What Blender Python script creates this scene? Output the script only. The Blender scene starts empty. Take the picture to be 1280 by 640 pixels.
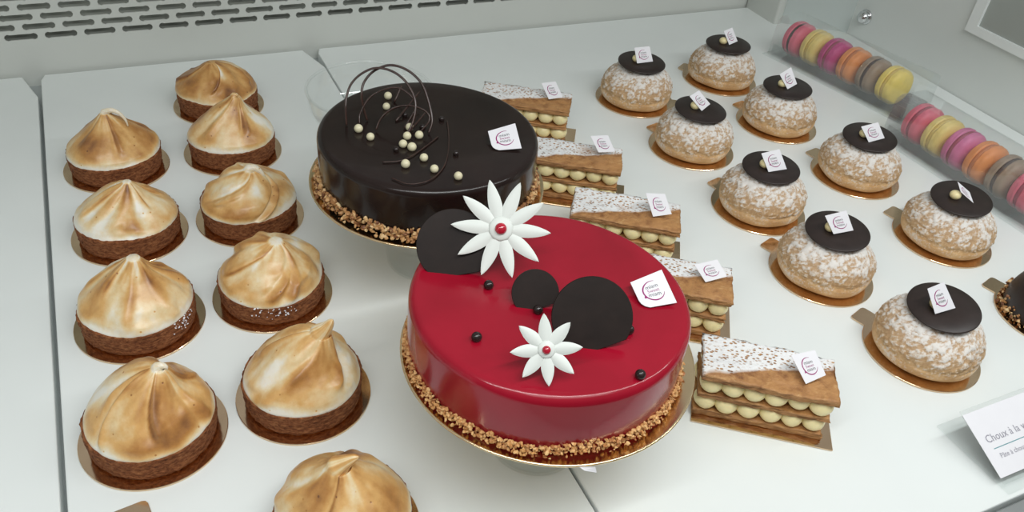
import bpy, bmesh, math, random
from mathutils import Vector, Matrix, noise

SC = bpy.context.scene
COL = SC.collection
PI = math.pi
D2R = math.radians

# ------------------------------------------------------------------ helpers
def lerp(a, b, t): return a + (b - a) * t
def smooth(t):
    t = max(0.0, min(1.0, t)); return t * t * (3 - 2 * t)

def pytable(pts, t):
    """piecewise-linear table with smooth blending"""
    for i in range(len(pts) - 1):
        if t <= pts[i + 1][0]:
            a, b = pts[i], pts[i + 1]
            k = (t - a[0]) / max(1e-9, b[0] - a[0])
            return lerp(a[1], b[1], k)
    return pts[-1][1]

def catmull(P, n):
    P = [Vector(p) for p in P]
    Q = [P[0] * 2 - P[1]] + P + [P[-1] * 2 - P[-2]]
    out = []
    for i in range(len(P) - 1):
        a, b, c, d = Q[i:i + 4]
        for k in range(n):
            t = k / n
            out.append(0.5 * ((2 * b) + (c - a) * t + (2 * a - 5 * b + 4 * c - d) * t * t + (3 * b - a - 3 * c + d) * t ** 3))
    out.append(P[-1].copy())
    return out

def mk(name, verts, faces, mats, parent=None, smooth_shade=True, midx=None, loc=None, rotz=0.0):
    me = bpy.data.meshes.new(name)
    me.from_pydata([tuple(v) for v in verts], [], faces)
    if not isinstance(mats, (list, tuple)): mats = [mats]
    for m in mats: me.materials.append(m)
    if midx: me.polygons.foreach_set('material_index', midx)
    me.polygons.foreach_set('use_smooth', [smooth_shade] * len(me.polygons))
    me.update()
    o = bpy.data.objects.new(name, me)
    COL.objects.link(o)
    if parent: o.parent = parent
    if loc is not None: o.location = loc
    o.rotation_euler = (0, 0, rotz)
    return o

def from_bm(name, bm, mats, parent=None, smooth_shade=True, loc=None, rotz=0.0):
    me = bpy.data.meshes.new(name)
    bmesh.ops.recalc_face_normals(bm, faces=bm.faces[:])
    bm.to_mesh(me); bm.free()
    if not isinstance(mats, (list, tuple)): mats = [mats]
    for m in mats: me.materials.append(m)
    me.polygons.foreach_set('use_smooth', [smooth_shade] * len(me.polygons))
    o = bpy.data.objects.new(name, me)
    COL.objects.link(o)
    if parent: o.parent = parent
    if loc is not None: o.location = loc
    o.rotation_euler = (0, 0, rotz)
    return o

def thing(name, label, cat, loc=(0, 0, 0), rotz=0.0, group=None):
    o = bpy.data.objects.new(name, None); COL.objects.link(o)
    o.empty_display_size = 0.01
    o.location = loc; o.rotation_euler = (0, 0, rotz)
    o['label'] = label; o['category'] = cat
    if group: o['group'] = group
    return o

def tag(o, label, cat, group=None):
    o['label'] = label; o['category'] = cat
    if group: o['group'] = group
    return o

def struct(o):
    o['kind'] = 'structure'; return o

def bm_box(x0, x1, y0, y1, z0, z1, bevel=0.0, seg=2):
    bm = bmesh.new()
    bmesh.ops.create_cube(bm, size=1.0)
    bmesh.ops.scale(bm, vec=(x1 - x0, y1 - y0, z1 - z0), verts=bm.verts)
    bmesh.ops.translate(bm, vec=((x0 + x1) / 2, (y0 + y1) / 2, (z0 + z1) / 2), verts=bm.verts)
    if bevel:
        bmesh.ops.bevel(bm, geom=bm.edges[:], offset=bevel, segments=seg, profile=0.5, affect='EDGES')
    return bm

def bm_prism(outline, z0, z1, bevel=0.0, seg=2):
    bm = bmesh.new()
    vs = [bm.verts.new((x, y, z0)) for x, y in outline]
    f = bm.faces.new(vs)
    r = bmesh.ops.extrude_face_region(bm, geom=[f])
    ev = [g for g in r['geom'] if isinstance(g, bmesh.types.BMVert)]
    bmesh.ops.translate(bm, vec=(0, 0, z1 - z0), verts=ev)
    if bevel:
        te = [e for e in bm.edges if all(abs(v.co.z - z1) < 1e-7 for v in e.verts)]
        bmesh.ops.bevel(bm, geom=te, offset=bevel, segments=seg, profile=0.5, affect='EDGES')
    return bm

def lathe(profile, n, fn=None, cap0=True, cap1=True):
    """profile: list of (r, z); fn(theta, i, r, z)->(r, z)"""
    V, F = [], []
    m = len(profile)
    for i, (r, z) in enumerate(profile):
        for k in range(n):
            th = 2 * PI * k / n
            rr, zz = (r, z) if fn is None else fn(th, i, r, z)
            V.append((rr * math.cos(th), rr * math.sin(th), zz))
    for i in range(m - 1):
        for k in range(n):
            a = i * n + k; b = i * n + (k + 1) % n
            F.append((a, b, b + n, a + n))
    if cap0: F.append(tuple(reversed(range(n))))
    if cap1: F.append(tuple((m - 1) * n + k for k in range(n)))
    return V, F

def tube(path, rad, n=8, aspect=1.0, closed=False):
    P = [Vector(p) for p in path]
    V, F = [], []
    up = Vector((0.31, 0.22, 0.92)).normalized()
    prev = None
    for i, p in enumerate(P):
        t = (P[min(i + 1, len(P) - 1)] - P[max(i - 1, 0)]).normalized()
        if prev is None:
            a = t.cross(up)
            if a.length < 1e-3: a = t.cross(Vector((1, 0, 0)))
            a.normalize()
        else:
            a = (prev - t * prev.dot(t)).normalized()
        prev = a
        b = t.cross(a).normalized()
        r = rad(i / (len(P) - 1)) if callable(rad) else rad
        for k in range(n):
            th = 2 * PI * k / n
            V.append(p + a * (r * math.cos(th)) + b * (r * aspect * math.sin(th)))
    for i in range(len(P) - 1):
        for k in range(n):
            a0 = i * n + k; b0 = i * n + (k + 1) % n
            F.append((a0, b0, b0 + n, a0 + n))
    F.append(tuple(reversed(range(n)))); F.append(tuple((len(P) - 1) * n + k for k in range(n)))
    return V, F

def sphere_data(r, nu=16, nv=10, sz=1.0, c=(0, 0, 0), fn=None):
    V, F = [(c[0], c[1], c[2] - r * sz)], []
    for j in range(1, nv):
        ph = -PI / 2 + PI * j / nv
        for i in range(nu):
            th = 2 * PI * i / nu
            d = Vector((math.cos(ph) * math.cos(th), math.cos(ph) * math.sin(th), math.sin(ph)))
            rr = r * (1 + (fn(d) if fn else 0))
            V.append((c[0] + rr * d.x, c[1] + rr * d.y, c[2] + rr * sz * d.z))
    V.append((c[0], c[1], c[2] + r * sz))
    for i in range(nu): F.append((0, 1 + (i + 1) % nu, 1 + i))
    for j in range(nv - 2):
        for i in range(nu):
            a = 1 + j * nu + i; b = 1 + j * nu + (i + 1) % nu
            F.append((a, b, b + nu, a + nu))
    top = len(V) - 1; base = 1 + (nv - 2) * nu
    for i in range(nu): F.append((base + i, base + (i + 1) % nu, top))
    return V, F

def fbm(p, oct=3):
    return noise.fractal(Vector(p), 1.0, 2.0, oct)

# ------------------------------------------------------------------ materials
class M:
    def __init__(s, name):
        s.m = bpy.data.materials.new(name); s.m.use_nodes = True
        s.nt = s.m.node_tree; s.nt.nodes.clear()
        s.out = s.n('ShaderNodeOutputMaterial')
    def n(s, t, **kw):
        x = s.nt.nodes.new(t)
        for k, v in kw.items(): setattr(x, k, v)
        return x
    def l(s, a, b): s.nt.links.new(a, b)
    def coord(s, scale=(1, 1, 1), kind='Object'):
        c = s.n('ShaderNodeTexCoord'); mp = s.n('ShaderNodeMapping')
        mp.inputs['Scale'].default_value = scale
        s.l(c.outputs[kind], mp.inputs['Vector']); return mp.outputs['Vector']
    def noise(s, vec, scale, detail=4, rough=0.55, dist=0.0):
        x = s.n('ShaderNodeTexNoise')
        x.inputs['Scale'].default_value = scale; x.inputs['Detail'].default_value = detail
        x.inputs['Roughness'].default_value = rough; x.inputs['Distortion'].default_value = dist
        if vec: s.l(vec, x.inputs['Vector'])
        return x.outputs['Fac']
    def vor(s, vec, scale, feat='F1', out='Distance'):
        x = s.n('ShaderNodeTexVoronoi', feature=feat); x.inputs['Scale'].default_value = scale
        if vec: s.l(vec, x.inputs['Vector'])
        return x.outputs[out]
    def ramp(s, fac, stops):
        x = s.n('ShaderNodeValToRGB'); e = x.color_ramp.elements
        while len(e) < len(stops): e.new(0.5)
        for i, (p, c) in enumerate(stops):
            e[i].position = p
            e[i].color = (c[0], c[1], c[2], 1) if isinstance(c, (tuple, list)) else (c, c, c, 1)
        if fac is not None: s.l(fac, x.inputs['Fac'])
        return x.outputs['Color']
    def math(s, op, a, b=None, clamp=False):
        x = s.n('ShaderNodeMath', operation=op, use_clamp=clamp)
        for i, v in enumerate((a, b)):
            if v is None: continue
            if isinstance(v, (int, float)): x.inputs[i].default_value = v
            else: s.l(v, x.inputs[i])
        return x.outputs[0]
    def mix(s, fac, a, b):
        x = s.n('ShaderNodeMix', data_type='RGBA')
        for nm, v in ((0, fac), (6, a), (7, b)):
            if isinstance(v, (int, float)): x.inputs[nm].default_value = v
            elif isinstance(v, (tuple, list)): x.inputs[nm].default_value = (v[0], v[1], v[2], 1)
            else: s.l(v, x.inputs[nm])
        return x.outputs[2]
    def sep(s, vec):
        x = s.n('ShaderNodeSeparateXYZ'); s.l(vec, x.inputs[0]); return x.outputs
    def bump(s, h, strength=0.4, dist=0.001):
        x = s.n('ShaderNodeBump'); x.inputs['Strength'].default_value = strength
        x.inputs['Distance'].default_value = dist; s.l(h, x.inputs['Height']); return x.outputs[0]
    def bsdf(s, color=(0.8, 0.8, 0.8), rough=0.5, metal=0.0, normal=None, sss=0.0, sssr=(0.004, 0.002, 0.001), coat=0.0, coatr=0.1, spec=0.5, alpha=None, sheen=0.0):
        b = s.n('ShaderNodeBsdfPrincipled')
        if isinstance(color, (tuple, list)): b.inputs['Base Color'].default_value = (*color[:3], 1)
        else: s.l(color, b.inputs['Base Color'])
        if isinstance(rough, (int, float)): b.inputs['Roughness'].default_value = rough
        else: s.l(rough, b.inputs['Roughness'])
        b.inputs['Metallic'].default_value = metal
        b.inputs['Specular IOR Level'].default_value = spec
        b.inputs['Coat Weight'].default_value = coat; b.inputs['Coat Roughness'].default_value = coatr
        if sss:
            b.inputs['Subsurface Weight'].default_value = sss
            b.inputs['Subsurface Radius'].default_value = sssr
            b.inputs['Subsurface Scale'].default_value = 1.0
        if normal is not None: s.l(normal, b.inputs['Normal'])
        s.l(b.outputs[0], s.out.inputs['Surface'])
        return s.m

def simple(name, color, rough=0.5, metal=0.0, var=0.04, scale=60, **kw):
    m = M(name); v = m.coord()
    n = m.noise(v, scale, 3)
    c2 = tuple(max(0, c * (1 - var * 2)) for c in color); c1 = tuple(min(1, c * (1 + var)) for c in color)
    return m.bsdf(m.ramp(n, [(0.3, c2), (0.7, c1)]), rough, metal, **kw)

MAT = {}
MAT['tray'] = simple('white_laminate', (0.80, 0.835, 0.82), 0.28, var=0.012, scale=9)
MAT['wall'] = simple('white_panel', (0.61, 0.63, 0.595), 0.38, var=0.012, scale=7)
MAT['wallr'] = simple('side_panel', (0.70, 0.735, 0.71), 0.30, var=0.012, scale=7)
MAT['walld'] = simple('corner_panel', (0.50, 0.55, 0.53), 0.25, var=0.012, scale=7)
MAT['floor'] = simple('cabinet_floor', (0.42, 0.45, 0.45), 0.5, var=0.03, scale=20)
MAT['cavity'] = simple('duct_grey', (0.36, 0.375, 0.34), 0.7, var=0.08, scale=12)
MAT['steel'] = simple('brushed_steel', (0.48, 0.50, 0.50), 0.32, 1.0, var=0.03, scale=30)
MAT['chrome'] = simple('chrome', (0.75, 0.76, 0.77), 0.07, 1.0, var=0.01)
MAT['pane'] = simple('grey_pane', (0.36, 0.385, 0.36), 0.2, var=0.02, scale=5)

def gold_mat(name, c1, c2, rough):
    m = M(name); v = m.coord()
    n = m.noise(v, 35, 3); n2 = m.noise(v, 900, 2)
    return m.bsdf(m.ramp(n, [(0.3, c1), (0.7, c2)]), rough, 1.0, normal=m.bump(m.noise(v, 60, 2), 0.06, 0.0006))
MAT['gold'] = gold_mat('gold_card', (0.72, 0.52, 0.34), (0.80, 0.60, 0.40), 0.13)
MAT['goldc'] = gold_mat('bright_gold_card', (0.86, 0.66, 0.38), (0.92, 0.73, 0.46), 0.2)
MAT['card_edge'] = simple('card_edge', (0.30, 0.22, 0.13), 0.6)

def meringue_mat():
    m = M('torched_meringue'); v = m.coord()
    at = m.n('ShaderNodeAttribute', attribute_name='toast')
    n = m.noise(v, 240, 4, 0.6)
    f = m.math('ADD', at.outputs['Fac'], m.math('MULTIPLY', m.math('SUBTRACT', n, 0.5), 0.28))
    vo = m.n('ShaderNodeTexVoronoi'); vo.inputs['Scale'].default_value = 150; m.l(v, vo.inputs['Vector'])
    dot = m.ramp(vo.outputs['Distance'], [(0.07, 1.0), (0.13, 0.0)])
    few = m.ramp(m.sep(vo.outputs['Color'])[0], [(0.60, 0.0), (0.64, 1.0)])
    sp = m.math('MULTIPLY', dot, few)
    f2 = m.math('ADD', f, m.math('MULTIPLY', sp, 0.34))
    col = m.ramp(f2, [(0.08, (0.84, 0.80, 0.70)), (0.26, (0.79, 0.62, 0.36)), (0.48, (0.68, 0.40, 0.145)), (0.74, (0.46, 0.215, 0.060)), (1.0, (0.20, 0.08, 0.03))])
    h = m.math('ADD', m.noise(v, 160, 3), m.math('MULTIPLY', sp, -0.5))
    return m.bsdf(col, 0.36, normal=m.bump(h, 0.3, 0.001), sss=0.08, coat=0.15, coatr=0.25)
MAT['meringue'] = meringue_mat()

def shell_mat():
    m = M('chocolate_shortcrust'); v = m.coord((1, 1, 2.2))
    n = m.noise(v, 260, 5, 0.7); n2 = m.noise(v, 60, 3)
    c = m.ramp(n, [(0.32, (0.075, 0.022, 0.009)), (0.47, (0.26, 0.085, 0.032)), (0.66, (0.46, 0.19, 0.075))])
    c = m.mix(m.math('MULTIPLY', n2, 0.25), c, (0.12, 0.045, 0.02))
    return m.bsdf(c, 0.8, normal=m.bump(m.noise(v, 380, 4, 0.7), 1.0, 0.0022), spec=0.2)
MAT['shell'] = shell_mat()

def choux_mat():
    m = M('sugar_dusted_choux'); v = m.coord(); xyz = m.sep(v)
    z = xyz[2]
    at = m.n('ShaderNodeAttribute', attribute_name='crack')
    n1 = m.noise(v, 420, 4, 0.7); n2 = m.noise(v, 110, 3)
    crust = m.ramp(n1, [(0.3, (0.47, 0.28, 0.125)), (0.6, (0.66, 0.455, 0.245)), (0.8, (0.77, 0.60, 0.38))])
    crust = m.mix(m.math('MULTIPLY', at.outputs['Fac'], 0.55), crust, (0.40, 0.21, 0.085))
    low = m.ramp(m.noise(v, 90, 3), [(0.3, (0.58, 0.33, 0.14)), (0.7, (0.77, 0.51, 0.26))])
    hz = m.math('ADD', m.math('MULTIPLY', z, 90.0), m.math('MULTIPLY', m.math('SUBTRACT', n2, 0.5), 1.0))   # 0.013 -> 1.17
    fc = m.ramp(m.math('SUBTRACT', hz, 0.95), [(0.15, 0.0), (0.4, 1.0)])
    base = m.mix(fc, low, crust)
    thr = m.math('ADD', m.math('ADD', m.math('MULTIPLY', z, 13.0), m.math('MULTIPLY', n1, 0.75)), m.math('MULTIPLY', m.noise(v, 60, 2), 0.5))
    thr = m.math('SUBTRACT', thr, m.math('MULTIPLY', at.outputs['Fac'], 0.34))
    sug = m.ramp(thr, [(0.74, 0.0), (0.95, 1.0)])
    sug = m.math('ADD', m.math('MULTIPLY', sug, 0.68), m.math('MULTIPLY', m.ramp(z, [(0.016, 0.0), (0.036, 1.0)]), 0.14))
    col = m.mix(sug, base, (0.86, 0.855, 0.84))
    h = m.math('ADD', m.noise(v, 520, 4, 0.7), m.math('MULTIPLY', sug, 0.35))
    return m.bsdf(col, 0.7, normal=m.bump(h, 0.7, 0.0010))
MAT['choux'] = choux_mat()

def choc_mat(name, c, rough, bumps=0.12, coat=0.0, spec=0.5):
    m = M(name); v = m.coord(); n = m.noise(v, 80, 4)
    c2 = tuple(x * 1.5 for x in c)
    return m.bsdf(m.ramp(n, [(0.35, c), (0.75, c2)]), rough, normal=m.bump(m.noise(v, 240, 2), bumps, 0.0004), coat=coat, coatr=0.08, spec=spec)
MAT['choc'] = choc_mat('dark_chocolate', (0.022, 0.014, 0.012), 0.4, spec=0.4)
MAT['choc2'] = choc_mat('matt_dark_chocolate', (0.012, 0.007, 0.0055), 0.5, spec=0.22)
MAT['ribbon'] = choc_mat('chocolate_ribbon', (0.035, 0.016, 0.012), 0.25)
MAT['pearl_w'] = simple('ivory_pearl', (0.74, 0.68, 0.46), 0.35, var=0.03, scale=300)
MAT['pearl_d'] = choc_mat('dark_pearl', (0.016, 0.010, 0.009), 0.22)
MAT['cream'] = simple('vanilla_cream', (0.88, 0.76, 0.42), 0.42, var=0.04, scale=120, sss=0.08)
MAT['fondant'] = simple('white_fondant', (0.70, 0.73, 0.69), 0.5, var=0.01, scale=80)
MAT['redbead'] = simple('red_bead', (0.45, 0.01, 0.03), 0.12, var=0.1, scale=200, coat=0.5)
MAT['paper'] = simple('white_paper', (0.80, 0.79, 0.82), 0.55, var=0.01, scale=60)
MAT['magenta'] = simple('magenta_print', (0.30, 0.015, 0.15), 0.5, var=0.02)
MAT['ink'] = simple('dark_print', (0.06, 0.06, 0.07), 0.5, var=0.02)
MAT['inkgrey'] = simple('grey_print', (0.30, 0.29, 0.34), 0.5, var=0.02)
MAT['teal'] = simple('teal_line', (0.12, 0.30, 0.33), 0.5, var=0.02)

def glaze(name, c1, c2, rough, spec=0.5):
    m = M(name); v = m.coord(); n = m.noise(v, 22, 3, 0.5, 0.4)
    return m.bsdf(m.ramp(n, [(0.3, c1), (0.7, c2)]), rough, normal=m.bump(m.noise(v, 16, 2, 0.4), 0.10, 0.004), coat=0.12, coatr=0.05, spec=spec)
MAT['glaze_choc'] = glaze('chocolate_mirror_glaze', (0.012, 0.007, 0.006), (0.021, 0.012, 0.010), 0.2, 0.25)
MAT['glaze_red'] = glaze('red_mirror_glaze', (0.27, 0.004, 0.016), (0.34, 0.006, 0.022), 0.18, 0.35)

def crumb_mat(name, stops):
    m = M(name); g = m.n('ShaderNodeNewGeometry'); v = m.coord()
    f = m.math('ADD', g.outputs['Random Per Island'], m.math('MULTIPLY', m.math('SUBTRACT', m.noise(v, 700, 2), 0.5), 0.4))
    return m.bsdf(m.ramp(f, stops), 0.5, normal=m.bump(m.noise(v, 900, 3), 0.5, 0.0006))
MAT['crumb'] = crumb_mat('praline_crumb', [(0.05, (0.16, 0.055, 0.02)), (0.4, (0.42, 0.20, 0.07)), (0.75, (0.62, 0.36, 0.15)), (1.0, (0.76, 0.54, 0.28))])
MAT['crumb_red'] = crumb_mat('golden_crumb', [(0.05, (0.40, 0.15, 0.045)), (0.4, (0.64, 0.32, 0.11)), (1.0, (0.80, 0.50, 0.22))])
MAT['sponge'] = simple('brown_sponge', (0.26, 0.11, 0.045), 0.8, var=0.25, scale=300)

def pastry_mat(name, sugar):
    m = M(name); v = m.coord(); vs = m.coord((1, 1, 9)); xyz = m.sep(v)
    n = m.noise(vs, 120, 5, 0.65)
    nb = m.noise(v, 55, 3, 0.6, 0.6)
    c = m.ramp(n, [(0.28, (0.16, 0.060, 0.018)), (0.45, (0.30, 0.13, 0.042)), (0.6, (0.46, 0.235, 0.085)), (0.78, (0.70, 0.47, 0.23))])
    c = m.mix(m.ramp(nb, [(0.4, 0.0), (0.62, 0.7)]), c, (0.50, 0.25, 0.09))
    h = m.math('ADD', m.noise(vs, 260, 4, 0.7), m.noise(v, 350, 3))
    if sugar:
        # icing sugar sifted over the back, its edge running to the far right corner
        wave = m.math('MULTIPLY', m.math('SUBTRACT', m.noise(v, 26, 2), 0.5), 0.022)
        edge = m.math('ADD', m.math('MULTIPLY', xyz[0], 0.34), wave)
        d = m.math('SUBTRACT', m.math('ADD', xyz[1], 0.0035), edge)
        sm = m.ramp(m.math('MULTIPLY', d, 160.0), [(0.0, 0.0), (0.6, 1.0)])
        topm = m.ramp(m.math('MULTIPLY', m.math('SUBTRACT', xyz[2], 0.0022), 400.0), [(0.0, 0.0), (0.6, 1.0)])
        holes = m.ramp(m.vor(m.coord((1.0, 1.5, 0.3)), 290), [(0.25, 0.0), (0.40, 1.0)])
        patch = m.ramp(m.noise(v, 70, 2), [(0.34, 0.0), (0.52, 1.0)])
        holes = m.math('SUBTRACT', 1.0, m.math('MULTIPLY', m.math('SUBTRACT', 1.0, holes), m.math('ADD', patch, 0.12)), clamp=True)
        s = m.math('MULTIPLY', m.math('MULTIPLY', sm, holes), topm)
        c = m.mix(m.math('MULTIPLY', s, 0.93), c, (0.86, 0.875, 0.88))
        h = m.math('ADD', h, m.math('MULTIPLY', s, 0.8))
    return m.bsdf(c, 0.55, normal=m.bump(h, 0.7, 0.001))
MAT['pastry'] = pastry_mat('puff_pastry', False)
MAT['pastry_top'] = pastry_mat('sugared_puff_pastry', True)

def clear_mat(name, haze=0.05, tint=(0.985, 0.993, 0.99), rough=0.04, gl=1.0):
    m = M(name)
    tr = m.n('ShaderNodeBsdfTransparent'); tr.inputs[0].default_value = (*tint, 1)
    g = m.n('ShaderNodeBsdfGlossy'); g.inputs['Roughness'].default_value = rough; g.inputs[0].default_value = (gl, gl, gl, 1)
    lw = m.n('ShaderNodeLayerWeight'); lw.inputs['Blend'].default_value = 0.5
    fr = m.math('ADD', 0.035, m.math('MULTIPLY', m.math('POWER', lw.outputs['Facing'], 4.0), 0.55))
    mx = m.n('ShaderNodeMixShader'); m.l(fr, mx.inputs[0]); m.l(tr.outputs[0], mx.inputs[1]); m.l(g.outputs[0], mx.inputs[2])
    d = m.n('ShaderNodeBsdfDiffuse'); d.inputs[0].default_value = (0.8, 0.82, 0.82, 1)
    mx2 = m.n('ShaderNodeMixShader')
    v = m.coord(); nz = m.ramp(m.noise(v, 14, 2), [(0.35, haze * 0.6), (0.7, haze * 1.5)])
    m.l(nz, mx2.inputs[0]); m.l(mx.outputs[0], mx2.inputs[1]); m.l(d.outputs[0], mx2.inputs[2])
    m.l(mx2.outputs[0], m.out.inputs['Surface'])
    return m.m
MAT['clear'] = clear_mat('clear_plastic', 0.035)
MAT['blister'] = clear_mat('hazy_clear_plastic', 0.04)

def macaron_mat(name, c):
    m = M(name); v = m.coord(); n = m.noise(v, 130, 3)
    return m.bsdf(m.ramp(n, [(0.3, tuple(x * 0.86 for x in c)), (0.7, c)]), 0.5, normal=m.bump(m.noise(v, 500, 3), 0.3, 0.0006))
MC = {'pink': (0.76, 0.13, 0.21), 'yellow': (0.88, 0.66, 0.20), 'magenta': (0.56, 0.035, 0.22), 'orange': (0.86, 0.29, 0.075),
      'taupe': (0.34, 0.235, 0.165), 'rose': (0.70, 0.16, 0.36), 'bright': (0.95, 0.72, 0.16)}
MCM = {k: macaron_mat('macaron_' + k, c) for k, c in MC.items()}
MAT['fill_dark'] = simple('dark_filling', (0.05, 0.02, 0.018), 0.5)
MAT['fill_pink'] = simple('berry_filling', (0.35, 0.04, 0.09), 0.5)
MAT['fill_yellow'] = simple('lemon_filling', (0.72, 0.50, 0.12), 0.5)
MAT['fill_orange'] = simple('apricot_filling', (0.55, 0.17, 0.05), 0.5)

# ------------------------------------------------------------------ camera
cam = bpy.data.cameras.new('camera'); co = bpy.data.objects.new('camera', cam); COL.objects.link(co)
R = Vector((0.90397858, 0.19017839, 0)); 
Rr = Vector((0.904, -0.4173, 0.0933)).normalized(); Ff = Vector((0.3829555, 0.69304547, -0.61076433)).normalized()
Rr = (Rr - Ff * Rr.dot(Ff)).normalized(); Uu = Rr.cross(Ff).normalized()
co.matrix_world = Matrix(((Rr.x, Uu.x, -Ff.x, 0), (Rr.y, Uu.y, -Ff.y, 0), (Rr.z, Uu.z, -Ff.z, 0.44433), (0, 0, 0, 1)))
cam.sensor_width = 36; cam.lens = 1046.86 / 1280 * 36; cam.clip_start = 0.01; cam.clip_end = 50
SC.camera = co

# ------------------------------------------------------------------ display cabinet
XL, XR = -0.46, 0.972
struct(from_bm('floor', bm_box(XL, XR, 0.13, 0.99, -0.030, -0.014), MAT['floor'], smooth_shade=False))

def tray(label, x0, x1, chamfer=True):
    y0, y1 = 0.1555, 0.950
    out = [(x0, y0), (x1, y0)]
    if chamfer: out += [(x1, 0.900), (x1 - 0.014, y1)]
    else: out += [(x1, y1)]
    out += [(x0 + 0.004, y1), (x0, y1 - 0.012)]
    o = from_bm('display_tray', bm_prism(out, -0.014, 0.0, 0.0012, 2), MAT['tray'], smooth_shade=False)
    return tag(o, label, 'tray', 'white trays lining the display case')
tray('empty white display tray at the far left edge', XL + 0.002, -0.0800)
tray('white display tray under the meringue tarts', -0.0765, 0.2192)
tray('wide white display tray under the cream puffs and macaron boxes', 0.2212, XR - 0.001, False)

def slot_panel():
    cu = bpy.data.curves.new('panel_curve', 'CURVE'); cu.dimensions = '2D'; cu.fill_mode = 'BOTH'; cu.extrude = 0.0008
    def spl(pts):
        s = cu.splines.new('POLY'); s.points.add(len(pts) - 1)
        for i, (x, y) in enumerate(pts): s.points[i].co = (x, y, 0, 1)
        s.use_cyclic_u = True
    spl([(XL, -0.014), (0.890, -0.014), (0.890, 0.34), (XL, 0.34)])
    hl, rm, re = 0.0156, 0.0031, 0.0037
    def slot(cx, cz):
        P = []
        for s in (1, -1):
            ex = cx + s * (hl - re)
            P.append((cx + s * (hl - 3 * re), cz - s * rm))
            for k in range(7):
                a = -2.2 + 4.4 * k / 6
                P.append((ex + s * re * math.cos(a), cz + s * re * math.sin(a)))
            P.append((cx + s * (hl - 3 * re), cz + s * rm))
        spl(P)
    for r in range(12):
        z = 0.042 + r * 0.0105
        x = -0.085 + (0.01885 if r % 2 else 0) - 0.0377 * 9
        while x < 0.86:
            if x > XL + 0.02: slot(x, z)
            x += 0.0377
    o = bpy.data.objects.new('panel_tmp', cu); COL.objects.link(o)
    bpy.context.view_layer.update()
    dg = bpy.context.evaluated_depsgraph_get()
    me = bpy.data.meshes.new_from_object(o.evaluated_get(dg))
    bpy.data.objects.remove(o)
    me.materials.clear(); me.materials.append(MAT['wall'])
    w = bpy.data.objects.new('wall_back', me); COL.objects.link(w)
    w.rotation_euler = (PI / 2, 0, 0); w.location = (0, 0.955, 0)
    return struct(w)
slot_panel()
struct(from_bm('wall_duct', bm_box(XL, 0.885, 0.968, 0.976, -0.014, 0.34), MAT['cavity'], smooth_shade=False))
struct(from_bm('wall_left', bm_box(XL - 0.012, XL, 0.13, 0.99, -0.03, 0.34), MAT['wall'], smooth_shade=False))
# end column of the back panel, then the darker corner panel
struct(from_bm('trim_1', bm_box(0.876, 0.890, 0.884, 0.953, -0.0135, 0.34, 0.004, 3), MAT['wall'], smooth_shade=True))
ax, ay, bx_, by_ = 0.889, 0.888, XR, 0.835
nx, ny = -(by_ - ay), (bx_ - ax); ln = math.hypot(nx, ny); nx, ny = nx / ln * 0.01, ny / ln * 0.01
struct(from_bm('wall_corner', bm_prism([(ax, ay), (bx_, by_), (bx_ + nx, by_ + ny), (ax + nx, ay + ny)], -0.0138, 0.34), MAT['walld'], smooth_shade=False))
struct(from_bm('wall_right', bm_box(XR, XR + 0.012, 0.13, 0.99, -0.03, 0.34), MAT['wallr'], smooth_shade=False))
struct(from_bm('added_shade_canopy', bm_box(XL, XR, 0.80, 0.99, 0.341, 0.352), MAT['wall'], smooth_shade=False))  # unseen canopy, added to shade the back wall and tray rears
# grey pane in a white frame on the side wall
y0, y1, z0, z1 = 0.30, 0.642, 0.0905, 0.300
win = from_bm('window_1', bm_box(XR - 0.002, XR, y0, y1, z0, z1), MAT['pane'], smooth_shade=False)
struct(win)
bm = bmesh.new()
fo = 0.014
for (a, b, c, d) in ((y0 - fo, y1 + fo, z0 - fo * 0.75, z0), (y0 - fo, y1 + fo, z1, z1 + fo), (y0 - fo, y0, z0, z1), (y1, y1 + fo, z0, z1)):
    t = bmesh.ops.create_cube(bm, size=1.0)['verts']
    bmesh.ops.scale(bm, vec=(0.006, b - a, d - c), verts=t)
    bmesh.ops.translate(bm, vec=(XR - 0.003, (a + b) / 2, (c + d) / 2), verts=t)
from_bm('window_frame', bm, MAT['tray'], win, smooth_shade=False)
# chrome fixing knob
kn = thing('chrome_knob', 'round chrome fixing knob on the right side panel', 'knob', (XR, 0.812, 0.033)); KS = 1.25
def knob_part(name, prof):
    V, F = lathe(prof, 24)
    V = [(-z * KS, x * KS, y * KS) for x, y, z in V]
    return mk(name, V, F, MAT['chrome'], kn)
knob_part('washer', [(0.0085, 0.0), (0.0085, 0.0012), (0.0075, 0.002)])
knob_part('cap', [(0.0062, 0.0018), (0.0070, 0.004), (0.0066, 0.0065), (0.0050, 0.0085), (0.0025, 0.0095), (0.0006, 0.0098)])
# front rail
fr = from_bm('trim_2', bm_box(XL, XR, 0.1445, 0.1535, -0.030, -0.003, 0.001, 2), MAT['steel'], smooth_shade=False); struct(fr)
struct(from_bm('trim_3', bm_box(XL, XR, 0.05, 0.1445, -0.034, -0.012, 0.001, 2), MAT['wall'], smooth_shade=False))

# ------------------------------------------------------------------ card with the printed logo
def text_mesh(body, size):
    cu = bpy.data.curves.new('t', 'FONT'); cu.body = body; cu.size = size; cu.align_x = 'CENTER'; cu.resolution_u = 2
    o = bpy.data.objects.new('t', cu); COL.objects.link(o); bpy.context.view_layer.update()
    me = bpy.data.meshes.new_from_object(o.evaluated_get(bpy.context.evaluated_depsgraph_get()))
    bpy.data.objects.remove(o)
    V = [tuple(v.co) for v in me.vertices]; F = [tuple(p.vertices) for p in me.polygons]
    return V, F

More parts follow.
